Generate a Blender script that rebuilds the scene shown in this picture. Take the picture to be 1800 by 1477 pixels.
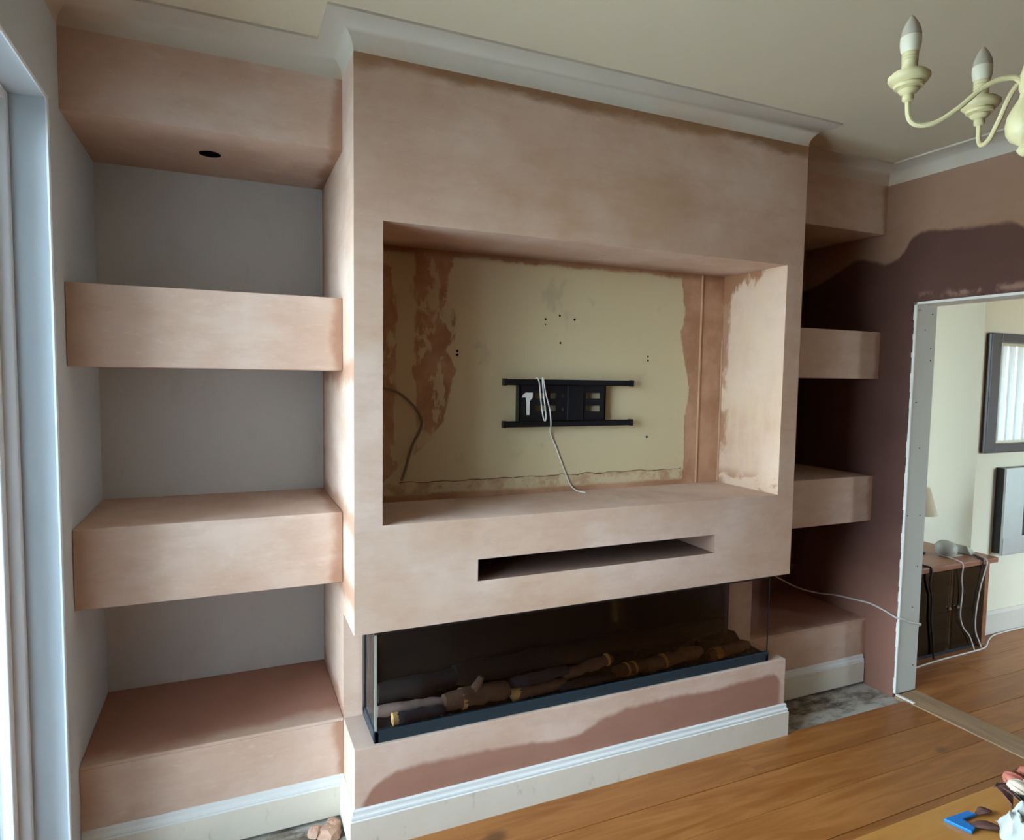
import bpy, bmesh, math, random
from mathutils import Vector, Matrix, geometry
random.seed(7)
S = bpy.context.scene
COL = S.collection
for o in list(bpy.data.objects): bpy.data.objects.remove(o, do_unlink=True)

# ------------------------------------------------------------------ camera
F_PX, YAW, PITCH, ROLL = 1141.26, 0.4110, -0.0672, 0.0151
fw = Vector((math.sin(YAW)*math.cos(PITCH), math.cos(YAW)*math.cos(PITCH), math.sin(PITCH)))
rt = Vector((math.cos(YAW), -math.sin(YAW), 0)); up = rt.cross(fw)
rt, up = rt*math.cos(ROLL)+up*math.sin(ROLL), up*math.cos(ROLL)-rt*math.sin(ROLL)
cd = bpy.data.cameras.new('camera'); cam = bpy.data.objects.new('camera', cd); COL.objects.link(cam)
cd.sensor_width = 36; cd.lens = F_PX/1800*36; cd.clip_start = .02; cd.clip_end = 200
m3 = Matrix((rt, up, -fw)).transposed()
cam.matrix_world = Matrix.Translation((-.3651, -2.1069, 1.6)) @ m3.to_4x4()
S.camera = cam

# ------------------------------------------------------------------ world and light
SKY_UP, SKY_LOW, SKY_K = (.49, .74, 1.0, 1), (.65, .845, 1.0, 1), 29.0
GROUND = (.34, .36, .34, 1)
EXPOSURE = -0.08
w = bpy.data.worlds.new('sky'); S.world = w; w.use_nodes = True
nt = w.node_tree; nt.nodes.clear()
tc = nt.nodes.new('ShaderNodeTexCoord'); sx = nt.nodes.new('ShaderNodeSeparateXYZ')
rp = nt.nodes.new('ShaderNodeValToRGB'); bg = nt.nodes.new('ShaderNodeBackground'); wo = nt.nodes.new('ShaderNodeOutputWorld')
mr = nt.nodes.new('ShaderNodeMapRange'); mr.inputs['From Min'].default_value = -1; mr.inputs['From Max'].default_value = 1
nt.links.new(tc.outputs['Generated'], sx.inputs[0]); nt.links.new(sx.outputs['Z'], mr.inputs['Value'])
nt.links.new(mr.outputs[0], rp.inputs[0]); nt.links.new(rp.outputs[0], bg.inputs[0]); nt.links.new(bg.outputs[0], wo.inputs[0])
e = rp.color_ramp.elements
e[0].position = .49; e[0].color = GROUND; e[1].position = .51; e[1].color = SKY_LOW
n_ = e.new(1.0); n_.color = SKY_UP
bg.inputs[1].default_value = SKY_K
def portal(loc, target, sx_, sy_):
    l = bpy.data.lights.new('window_daylight', 'AREA'); l.shape = 'RECTANGLE'; l.size = sx_; l.size_y = sy_
    l.cycles.is_portal = True
    o = bpy.data.objects.new('window_daylight', l); COL.objects.link(o); o.location = loc
    o.rotation_euler = (Vector(target)-Vector(loc)).to_track_quat('-Z', 'Z').to_euler()
portal((-1.05, -.71, 1.2), (1, -.71, 1.2), 1.65, 2.4)
portal((7.12, -.5, 1.5), (5, -.5, 1.5), 1.9, 1.2)
portal((5.9, -3.42, 1.42), (5.9, 0, 1.42), 1.9, 1.9)
vs = S.view_settings
vs.view_transform = 'Standard'; vs.look = 'None'; vs.gamma = 1; vs.exposure = EXPOSURE; vs.use_curve_mapping = False

# ------------------------------------------------------------------ mesh helpers
class MB:
    def __init__(s): s.v = []; s.f = []; s.mi = []; s.m = 0
    def add(s, vs_, fs):
        k = len(s.v); s.v += [tuple(p) for p in vs_]
        for f in fs: s.f.append([k+i for i in f]); s.mi.append(s.m)
        return s
    def box(s, x0, x1, y0, y1, z0, z1):
        return s.add([(x0,y0,z0),(x1,y0,z0),(x1,y1,z0),(x0,y1,z0),(x0,y0,z1),(x1,y0,z1),(x1,y1,z1),(x0,y1,z1)],
                     [(0,3,2,1),(4,5,6,7),(0,1,5,4),(1,2,6,5),(2,3,7,6),(3,0,4,7)])
    def obox(s, c, size, rz=0, rx=0, ry=0):
        M_ = Matrix.Translation(c) @ Matrix.Rotation(rz,4,'Z') @ Matrix.Rotation(ry,4,'Y') @ Matrix.Rotation(rx,4,'X')
        a, b, d = (q/2 for q in size)
        pts = [M_ @ Vector(p) for p in [(-a,-b,-d),(a,-b,-d),(a,b,-d),(-a,b,-d),(-a,-b,d),(a,-b,d),(a,b,d),(-a,b,d)]]
        return s.add(pts, [(0,3,2,1),(4,5,6,7),(0,1,5,4),(1,2,6,5),(2,3,7,6),(3,0,4,7)])
    def poly(s, outer, holes=(), fn=None):
        """flat polygon with holes given in 2D; fn maps (a, b) to a 3D point"""
        loops = [outer]+list(holes)
        tri = geometry.tessellate_polygon([[Vector((p[0], p[1], 0)) for p in l] for l in loops])
        pts = [fn(*p) for l in loops for p in l]
        return s.add(pts, tri)
    def quad(s, *p): return s.add(p, [tuple(range(len(p)))])
    def tube(s, path, r, n=8, cap=True, closed=False):
        path = [Vector(p) for p in path]; k = len(path); rings = []; prev = None
        for i, p in enumerate(path):
            a = path[max(i-1,0)]; b = path[min(i+1,k-1)]; t = (b-a).normalized()
            if prev is None:
                u = t.orthogonal().normalized()
            else:
                u = (prev - t*prev.dot(t)).normalized()
            prev = u; v_ = t.cross(u)
            ri = r[i] if isinstance(r, (list,tuple)) else r
            rings.append([p+(u*math.cos(2*math.pi*j/n)+v_*math.sin(2*math.pi*j/n))*ri for j in range(n)])
        vs_ = [q for rg in rings for q in rg]; fs = []
        for i in range(k-1):
            for j in range(n): fs.append((i*n+j, i*n+(j+1)%n, (i+1)*n+(j+1)%n, (i+1)*n+j))
        if cap: fs += [tuple(range(n))[::-1], tuple((k-1)*n+j for j in range(n))]
        return s.add(vs_, fs)
    def lathe(s, prof, c=(0,0,0), n=24, M_=None):
        M_ = M_ or Matrix.Translation(c); vs_ = []; fs = []
        for r, z in prof:
            for j in range(n): vs_.append(M_ @ Vector((r*math.cos(2*math.pi*j/n), r*math.sin(2*math.pi*j/n), z)))
        for i in range(len(prof)-1):
            for j in range(n): fs.append((i*n+j, i*n+(j+1)%n, (i+1)*n+(j+1)%n, (i+1)*n+j))
        fs += [tuple(range(n))[::-1], tuple((len(prof)-1)*n+j for j in range(n))]
        return s.add(vs_, fs)
    def sweep(s, path, prof, side=1, endcaps=True):
        """profile (out, z) swept along an xy path with mitred corners; out is to the left of the path times side"""
        P = [Vector(p) for p in path]; k = len(P); vs_ = []; m_ = len(prof)
        for i in range(k):
            ns = []
            for a, b in ((i-1, i), (i, i+1)):
                if a >= 0 and b < k:
                    d = (P[b]-P[a]).normalized(); ns.append(Vector((-d.y, d.x))*side)
            nn = ns[0] if len(ns) == 1 else (ns[0]+ns[1])/(1+ns[0].dot(ns[1]))
            for o_, z in prof: vs_.append((P[i].x+nn.x*o_, P[i].y+nn.y*o_, z))
        fs = [(i*m_+j, i*m_+j+1, (i+1)*m_+j+1, (i+1)*m_+j) for i in range(k-1) for j in range(m_-1)]
        if endcaps: fs += [tuple(range(m_)), tuple((k-1)*m_+j for j in range(m_))[::-1]]
        return s.add(vs_, fs)
    def build(s, name, mat=None, parent=None, smooth=False, bevel=0, kind=None, label=None, sub=0):
        me = bpy.data.meshes.new(name); me.from_pydata(s.v, [], s.f)
        for m_ in (mat if isinstance(mat, (list,tuple)) else [mat]): me.materials.append(m_)
        for p, i in zip(me.polygons, s.mi): p.material_index = i; p.use_smooth = smooth
        bm = bmesh.new(); bm.from_mesh(me); bmesh.ops.recalc_face_normals(bm, faces=bm.faces); bm.to_mesh(me); bm.free()
        o = bpy.data.objects.new(name, me); COL.objects.link(o)
        if smooth: 
            try: me.set_sharp_from_angle(angle=math.radians(42))
            except Exception: pass
        if bevel:
            b = o.modifiers.new('bevel', 'BEVEL'); b.width = bevel; b.segments = 2; b.limit_method = 'ANGLE'
        if sub:
            b = o.modifiers.new('sub', 'SUBSURF'); b.levels = sub; b.render_levels = sub
        if parent: adopt(o, parent)
        if kind: o['kind'] = kind
        if label: o['label'] = label
        return o
def wloc(o):
    p = Vector(o.location)
    return p + (wloc(o.parent) if o.parent and o.parent.type == 'EMPTY' else Vector((0,0,0)))
def adopt(o, parent):
    o.parent = parent
    off = Vector((0,0,0)); q = parent
    off = parent['_w'] if '_w' in parent else (0,0,0)
    o.matrix_parent_inverse = Matrix.Translation(-Vector(off))
def thing(name, label, cat, loc=(0,0,0), group=None):
    o = bpy.data.objects.new(name, None); COL.objects.link(o); o.location = loc; o.empty_display_size = .05
    o['_w'] = list(loc); tag(o, label, cat, group); return o
def tag(o, label, cat, group=None):
    o['label'] = label; o['category'] = cat
    if group: o['group'] = group
    return o
def box(name, x0, x1, y0, y1, z0, z1, mat, parent=None, bevel=0, **k):
    return MB().box(x0,x1,y0,y1,z0,z1).build(name, mat, parent, bevel=bevel, **k)
def smooth_path(pts, n=6):
    """Catmull-Rom through pts"""
    P = [Vector(p) for p in pts]; P = [P[0]*2-P[1]]+P+[P[-1]*2-P[-2]]; out = []
    for i in range(1, len(P)-2):
        for j in range(n):
            t = j/n; a, b, c, d = P[i-1:i+3]
            out.append(.5*((2*b)+(c-a)*t+(2*a-5*b+4*c-d)*t*t+(3*b-a-3*c+d)*t**3))
    out.append(P[-2]); return out

# ------------------------------------------------------------------ material helpers
class NT:
    def __init__(s, name):
        s.mat = bpy.data.materials.new(name); s.mat.use_nodes = True; s.t = s.mat.node_tree; s.t.nodes.clear()
        s.out = s.t.nodes.new('ShaderNodeOutputMaterial'); s.b = s.t.nodes.new('ShaderNodeBsdfPrincipled')
        s.t.links.new(s.b.outputs[0], s.out.inputs[0])
        g = s.t.nodes.new('ShaderNodeNewGeometry'); s.pos = g.outputs['Position']
        q = s.t.nodes.new('ShaderNodeSeparateXYZ'); s.t.links.new(s.pos, q.inputs[0]); s.x, s.y, s.z = q.outputs
    def put(s, sock, v):
        if hasattr(v, 'node'): s.t.links.new(v, sock)
        elif isinstance(v, tuple) and len(v) == 3 and sock.type == 'RGBA': sock.default_value = (*v, 1)
        else: sock.default_value = v
    def math(s, op, a, b=0.0, c=0.0):
        n = s.t.nodes.new('ShaderNodeMath'); n.operation = op
        s.put(n.inputs[0], a); s.put(n.inputs[1], b); s.put(n.inputs[2], c); return n.outputs[0]
    def noise(s, scale=5, detail=4, rough=.55, stretch=(1,1,1), off=(0,0,0), dist=0):
        mp = s.t.nodes.new('ShaderNodeMapping'); s.t.links.new(s.pos, mp.inputs[0])
        mp.inputs['Scale'].default_value = stretch; mp.inputs['Location'].default_value = off
        n = s.t.nodes.new('ShaderNodeTexNoise'); s.t.links.new(mp.outputs[0], n.inputs['Vector'])
        n.inputs['Scale'].default_value = scale; n.inputs['Detail'].default_value = detail
        n.inputs['Roughness'].default_value = rough; n.inputs['Distortion'].default_value = dist
        return n.outputs[0]
    def step(s, v, a, b):
        n = s.t.nodes.new('ShaderNodeMapRange'); n.interpolation_type = 'SMOOTHSTEP'
        s.put(n.inputs['Value'], v); s.put(n.inputs['From Min'], a); s.put(n.inputs['From Max'], b); return n.outputs[0]
    def mix(s, f, a, b, mode='MIX'):
        n = s.t.nodes.new('ShaderNodeMix'); n.data_type = 'RGBA'; n.blend_type = mode
        s.put(n.inputs[0], f); s.put(n.inputs[6], a); s.put(n.inputs[7], b); return n.outputs[2]
    def curve(s, v, pts, lo, hi):
        """piecewise linear function of v through pts (v, value), with values between lo and hi"""
        a, b = pts[0][0], pts[-1][0]; n = s.t.nodes.new('ShaderNodeValToRGB'); cr = n.color_ramp
        while len(cr.elements) > 1: cr.elements.remove(cr.elements[-1])
        for i, (p, q) in enumerate(pts):
            el = cr.elements[0] if i == 0 else cr.elements.new((p-a)/(b-a))
            el.position = (p-a)/(b-a); g = (q-lo)/(hi-lo); el.color = (g,g,g,1)
        u = s.math('DIVIDE', s.math('SUBTRACT', v, a), b-a); s.t.links.new(u, n.inputs[0])
        return s.math('MULTIPLY_ADD', n.outputs[0], hi-lo, lo)
    def bump(s, h, strength=.2, dist=.002):
        n = s.t.nodes.new('ShaderNodeBump'); n.inputs['Strength'].default_value = strength; n.inputs['Distance'].default_value = dist
        s.put(n.inputs['Height'], h); s.t.links.new(n.outputs[0], s.b.inputs['Normal'])
    def fin(s, col, rough=.8, spec=.3, metal=0.0):
        s.put(s.b.inputs['Base Color'], col); s.put(s.b.inputs['Roughness'], rough); s.b.inputs['Metallic'].default_value = metal
        s.b.inputs['Specular IOR Level'].default_value = spec; return s.mat
def lin(r, g, b):
    f = lambda c: c/12.92 if c <= .04045 else ((c+.055)/1.055)**2.4
    return (f(r/255), f(g/255), f(b/255))
def plain(name, rgb, rough=.6, metal=0.0, spec=.4, var=.06, scale=14):
    q = NT(name); c = lin(*rgb)
    col = q.mix(q.noise(scale, 3), tuple(max(0,v*(1-var)) for v in c), tuple(min(1,v*(1+var)) for v in c))
    return q.fin(col, rough, spec, metal)
DRY1, DRY2, DRY3 = lin(202,170,149), lin(216,190,172), lin(188,150,126)
WET, DAMP = lin(140,94,76), lin(164,116,88)
def plaster_base(q, along='h'):
    st = (1,1,3.2) if along == 'h' else (3.2,1,1)
    big = q.step(q.noise(2.3, 5, .6, (1,1,1.3)), .36, .66)
    strk = q.step(q.noise(5.5, 5, .65, st, (3,1,7)), .42, .68)
    col = q.mix(big, DRY1, DRY2)
    col = q.mix(q.math('MULTIPLY', strk, .34), col, DRY3)
    fine = q.step(q.noise(26, 5, .7, (1,1,2.5)), .55, .75)
    col = q.mix(q.math('MULTIPLY', fine, .3), col, lin(226,206,190))
    h = q.math('ADD', q.noise(9, 5, .6, st), q.math('MULTIPLY', q.noise(60, 3), .25))
    q.bump(h, .22, .004); return col

def m_plaster():
    q = NT('dry_plaster'); return q.fin(plaster_base(q), .85, .2)
def m_plaster_edges(name, x_edges=(), z_edges=(), wid=.03, y_edges=()):
    """dry plaster with damp brown staining along given inner corners"""
    q = NT(name); col = plaster_base(q); nz = q.math('SUBTRACT', q.noise(7, 4, .6), .5); m_ = 0.0
    for ax, lst in ((q.x, x_edges), (q.z, z_edges), (q.y, y_edges)):
        for v in lst:
            d = q.math('ABSOLUTE', q.math('SUBTRACT', ax, v)); d = q.math('ADD', d, q.math('MULTIPLY', nz, wid*1.6))
            m_ = q.math('MAXIMUM', m_, q.math('SUBTRACT', 1.0, q.step(d, wid*.2, wid)))
    return q.fin(q.mix(q.math('MULTIPLY', m_, .75), col, DAMP), .82, .2)
def m_breast():
    q = NT('breast_plaster'); col = plaster_base(q)
    nz = q.math('SUBTRACT', q.noise(4, 5, .6, (1,1,2.4)), .5)
    d = q.math('ADD', q.math('SUBTRACT', 2.602, q.z), q.math('MULTIPLY', nz, .11))
    m_ = q.math('SUBTRACT', 1.0, q.step(d, .02, .06))
    d2 = q.math('ADD', q.math('SUBTRACT', q.z, .741), q.math('MULTIPLY', nz, .05))
    col = q.mix(q.math('MULTIPLY', m_, .95), col, lin(140,100,68))
    warm = q.step(q.noise(1.5, 4, .6, (1,1,1), (9,0,2)), .38, .66)
    col = q.mix(q.math('MULTIPLY', warm, .5), col, lin(184,144,106))
    return q.fin(col, .84, .2)
def m_plinth():
    q = NT('plinth_plaster_half_dry'); col = plaster_base(q)
    top = q.curve(q.x, [(0,.15),(.03,.165),(.07,.216),(.148,.25),(.27,.252),(.44,.248),(.62,.236),(.774,.222),(.861,.226),(.936,.258),(1.066,.286),(1.287,.293),(1.494,.28),(1.713,.29),(1.845,.293),(1.887,.255),(1.914,.2)], 0, .35)
    d = q.math('ADD', q.math('SUBTRACT', q.z, top), q.math('MULTIPLY', q.math('SUBTRACT', q.noise(16, 4), .5), .03))
    m_ = q.math('SUBTRACT', 1.0, q.step(d, -.012, .012))
    m_ = q.math('MULTIPLY', m_, q.math('SUBTRACT', 1.0, q.step(q.y, .004, .008)))
    m_ = q.math('MULTIPLY', m_, q.step(q.x, .012, .04)); m_ = q.math('MULTIPLY', m_, q.math('SUBTRACT', 1.0, q.step(q.x, 1.87, 1.9)))
    wet = q.mix(q.noise(6, 4, .6, (1,1,2)), lin(152,108,90), lin(172,128,108))
    return q.fin(q.mix(m_, col, wet), .8, .25)
def m_right_wall():
    q = NT('right_wall_wet_plaster'); dry = plaster_base(q)
    dry = q.mix(.75, dry, lin(142,102,74))
    top = q.curve(q.y, [(-1.9,2.33),(-1.2,2.36),(-.6,2.3),(-.396,2.268),(-.351,2.301),(-.282,2.306),(-.136,2.312),(.039,2.337),(.1,2.312),(.13,2.262),(.164,2.221),(.241,2.205),(.4,2.26),(.6,2.17),(.75,2.12)], 2.0, 2.4)
    d = q.math('ADD', q.math('SUBTRACT', q.z, top), q.math('MULTIPLY', q.math('SUBTRACT', q.noise(18, 4), .5), .03))
    m_ = q.math('SUBTRACT', 1.0, q.step(d, -.016, .012))
    dr = q.math('SUBTRACT', 1.0, q.step(q.math('ADD', q.z, q.math('MULTIPLY', q.noise(3, 3), .5)), .55, 1.15))
    wet = q.mix(q.noise(3.2, 5, .6, (1,1,1.6)), lin(84,56,49), lin(104,72,62))
    wet = q.mix(q.math('MULTIPLY', dr, .7), wet, lin(156,110,92))
    edge = q.math('MULTIPLY', q.math('SUBTRACT', 1.0, q.step(q.math('ABSOLUTE', q.math('SUBTRACT', q.z, 2.02)), .0, .03)), q.math('MULTIPLY', q.step(q.noise(9, 4), .5, .62), q.math('SUBTRACT', 1.0, q.step(q.y, .05, .09))))
    wet = q.mix(q.math('MULTIPLY', edge, .6), wet, lin(176,140,120))
    return q.fin(q.mix(m_, dry, wet), .75, .25)
def m_niche_back():
    q = NT('niche_back_cream_paint_and_plaster'); pl = plaster_base(q)
    pl = q.mix(q.step(q.noise(5, 4, .6), .35, .65), lin(168,122,92), lin(192,150,120))
    n1 = q.math('SUBTRACT', q.noise(9, 5, .65, (1,1,.7)), .5); n2 = q.math('SUBTRACT', q.noise(4, 5, .6, (1.6,1,.5), (4,0,1)), .5)
    n1 = q.math('ADD', n1, q.math('MULTIPLY', q.math('SUBTRACT', q.noise(28, 5, .7), .5), .5)); xe = q.curve(q.z, [(1.1,.15),(1.18,.18),(1.25,.25),(1.33,.36),(1.42,.43),(1.55,.44),(1.62,.47),(1.70,.42),(1.74,.46),(1.84,.47),(1.9,.43),(2.0,.44),(2.09,.47)], 0, .6)
    left = q.math('SUBTRACT', 1.0, q.step(q.math('ADD', q.math('SUBTRACT', q.x, xe), q.math('MULTIPLY', n1, .06)), -.006, .006))
    strip = q.step(q.math('ADD', q.math('ABSOLUTE', q.math('SUBTRACT', q.x, .262)), q.math('MULTIPLY', n2, .22)), .028, .04)
    old = q.step(q.noise(8, 5, .68, (1.5,1,.7), (2,0,5)), .52, .57)
    left = q.math('MULTIPLY', left, q.math('SUBTRACT', 1.0, q.math('MULTIPLY', q.math('MAXIMUM', q.math('SUBTRACT', 1.0, strip), old), .75)))
    xr_ = q.curve(q.z, [(1.1,1.6),(1.25,1.62),(1.4,1.61),(1.55,1.63),(1.7,1.60),(1.82,1.575),(1.9,1.60),(2.0,1.585),(2.09,1.57)], 1.5, 1.7)
    right = q.step(q.math('ADD', q.math('SUBTRACT', q.x, xr_), q.math('MULTIPLY', n1, .05)), -.005, .005)
    bot = q.math('SUBTRACT', 1.0, q.step(q.math('ADD', q.z, q.math('MULTIPLY', n1, .02)), 1.118, 1.135))
    low = q.math('MULTIPLY', q.math('SUBTRACT', 1.0, q.step(q.z, 1.172, 1.178)), q.step(q.noise(14, 5, .7), .42, .6))
    topm = q.step(q.math('ADD', q.z, q.math('MULTIPLY', n1, .05)), 2.066, 2.078)
    m_ = q.math('MAXIMUM', q.math('MAXIMUM', left, right), q.math('MAXIMUM', bot, topm)); m_ = q.math('MAXIMUM', m_, q.math('MULTIPLY', low, .7))
    cream = q.mix(q.noise(2.2, 3), lin(204,184,144), lin(212,194,158))
    smud = q.step(q.noise(7, 4, .6, (1,1,.7), (0,0,3)), .63, .74); cream = q.mix(q.math('MULTIPLY', smud, .4), cream, lin(160,148,122))
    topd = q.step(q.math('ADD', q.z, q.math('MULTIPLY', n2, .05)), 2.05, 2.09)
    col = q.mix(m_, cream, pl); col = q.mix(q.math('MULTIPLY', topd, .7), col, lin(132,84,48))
    q.bump(q.math('ADD', q.math('MULTIPLY', m_, -1.0), q.math('MULTIPLY', q.noise(30, 4), .2)), .5, .003)
    return q.fin(col, .8, .25)
def m_niche_side():
    q = NT('niche_side_scrubbed_plaster'); pl = plaster_base(q, 'v')
    n1 = q.math('SUBTRACT', q.noise(7, 5, .65, (1,1.5,.6)), .5)
    pale = q.step(q.noise(6, 6, .7, (1,3.4,.7), (1,2,3)), .40, .62)
    col = q.mix(.3, pl, lin(184,150,114)); col = q.mix(q.math('MULTIPLY', pale, .45), col, lin(206,180,146))
    a = q.math('SUBTRACT', q.math('ADD', q.z, q.math('MULTIPLY', n1, .3)), q.math('MULTIPLY', q.y, -.55))
    tl = q.step(a, 2.15, 2.19)
    lo = q.math('MULTIPLY', q.step(q.noise(8, 5, .6, (1,1,1.7), (0,5,0)), .47, .58), q.math('SUBTRACT', 1.0, q.step(q.z, 1.13, 1.2)))
    bk = q.math('MULTIPLY', q.step(q.math('ADD', q.y, q.math('MULTIPLY', n1, .16)), .33, .36), q.step(q.noise(4, 4, .6, (1,1,1), (7,7,7)), .42, .52))
    m_ = q.math('MAXIMUM', q.math('MAXIMUM', q.math('MULTIPLY', tl, .9), q.math('MULTIPLY', lo, .7)), q.math('MULTIPLY', bk, .75))
    return q.fin(q.mix(m_, col, lin(146,98,66)), .8, .25)
def m_white(name, rgb=(222,221,214), dirt=.0, dirt_rgb=(160,150,136), rough=.55):
    q = NT(name); col = q.mix(q.noise(3, 3), tuple(.95*c for c in lin(*rgb)), lin(*rgb))
    if dirt:
        d = q.step(q.noise(11, 6, .7, (1,1,.5)), .5, .72); col = q.mix(q.math('MULTIPLY', d, dirt), col, lin(*dirt_rgb))
    q.bump(q.noise(40, 3), .05, .001); return q.fin(col, rough, .35)
def m_cornice():
    q = NT('cornice_white_with_plaster_smears'); col = q.mix(q.noise(4, 3), lin(196,184,166), lin(208,197,180))
    smear = q.math('MULTIPLY', q.step(q.noise(1.5, 4, .6, (1,1,1), (1.6,0,0)), .5, .6), q.math('SUBTRACT', 1.0, q.step(q.math('ADD', q.z, q.math('MULTIPLY', q.noise(6,3), .06)), 2.66, 2.69)))
    col = q.mix(q.math('MULTIPLY', smear, .6), col, lin(206,178,152)); return q.fin(col, .75, .3)
def m_ceiling():
    q = NT('ceiling_paint'); col = q.mix(q.noise(1.2, 3), lin(214,200,172), lin(222,209,182)); q.bump(q.noise(30,3), .05, .001); return q.fin(col, .85, .2)
def m_skirting():
    q = NT('skirting_white_dirty_face'); fresh = q.mix(q.noise(5,3), lin(222,222,216), lin(232,231,226))
    dirty = q.mix(q.noise(6, 5, .65), lin(212,200,180), lin(228,219,202))
    spots = q.step(q.noise(20, 6, .75, (1,1,.45)), .58, .7); dirty = q.mix(q.math('MULTIPLY', spots, .4), dirty, lin(160,150,132))
    return q.fin(q.mix(q.step(q.z, .108, .112), dirty, fresh), .5, .4)
def m_wood(name, c1, c2, knots=True, rough=.38, axis='x'):
    q = NT(name); inf = q.t.nodes.new('ShaderNodeObjectInfo').outputs['Random']
    st = (.45, 5, 5) if axis == 'x' else (5, .45, 5)
    mp = q.t.nodes.new('ShaderNodeMapping'); mp.inputs['Scale'].default_value = st
    off = q.t.nodes.new('ShaderNodeCombineXYZ'); q.t.links.new(q.math('MULTIPLY', inf, 37.0), off.inputs[0]); q.t.links.new(q.math('MULTIPLY', inf, 11.0), off.inputs[1])
    q.t.links.new(q.pos, mp.inputs[0]); q.t.links.new(off.outputs[0], mp.inputs['Location'])
    n = q.t.nodes.new('ShaderNodeTexNoise'); q.t.links.new(mp.outputs[0], n.inputs['Vector']); n.inputs['Scale'].default_value = 4; n.inputs['Detail'].default_value = 6; n.inputs['Roughness'].default_value = .62; n.inputs['Distortion'].default_value = 1.2
    col = q.mix(q.step(n.outputs[0], .32, .68), lin(*c1), lin(*c2))
    col = q.mix(q.step(inf, 0, 1), col, q.mix(1.0, col, (.80,.76,.72), 'MULTIPLY'))
    if knots:
        k = q.step(q.noise(5.2, 2, .4, (.55,1,1), (2.2,.4,0)), .69, .76); col = q.mix(q.math('MULTIPLY', k, .7), col, lin(74,44,20))
        dust = q.step(q.noise(55, 3, .6), .72, .78); col = q.mix(q.math('MULTIPLY', dust, .3), col, lin(205,180,150))
    q.bump(n.outputs[0], .1, .002)
    return q.fin(col, q.math('MULTIPLY_ADD', n.outputs[0], .2, rough-.1), .45)
def m_concrete():
    q = NT('dusty_concrete'); col = q.mix(q.step(q.noise(9, 6, .7), .35, .65), lin(96,84,70), lin(150,138,122))
    white = q.step(q.math('ADD', q.noise(4, 5, .7, (.8,2,1), (1.2,.3,0)), q.math('MULTIPLY', q.noise(40, 3), .12)), .46, .66)
    col = q.mix(q.math('MULTIPLY', white, .8), col, lin(205,200,190)); q.bump(q.noise(25, 6, .7), .6, .006); return q.fin(col, .95, .1)
def m_alcove_top():
    q = NT('ledge_top_damp_plaster'); dry = plaster_base(q)
    n1 = q.math('SUBTRACT', q.noise(3, 4, .6), .5)
    wet = q.mix(q.noise(4, 4), lin(160,112,94), lin(182,138,118))
    m_ = q.step(q.math('ADD', q.y, q.math('MULTIPLY', n1, .3)), .2, .32)
    return q.fin(q.mix(m_, dry, wet), .75, .25)
def m_glass(name, tint=(1,1,1), refl=.09, rough=0.0, ior=1.5):
    q = NT(name); q.t.nodes.remove(q.b)
    tr = q.t.nodes.new('ShaderNodeBsdfTransparent'); tr.inputs[0].default_value = (*tint,1)
    gl = q.t.nodes.new('ShaderNodeBsdfGlossy'); gl.inputs['Roughness'].default_value = rough
    fr = q.t.nodes.new('ShaderNodeFresnel'); fr.inputs[0].default_value = ior
    mx = q.t.nodes.new('ShaderNodeMixShader'); q.t.links.new(q.math('MAXIMUM', fr.outputs[0], refl*.4), mx.inputs[0])
    q.t.links.new(tr.outputs[0], mx.inputs[1]); q.t.links.new(gl.outputs[0], mx.inputs[2]); q.t.links.new(mx.outputs[0], q.out.inputs[0]); return q.mat

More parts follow.
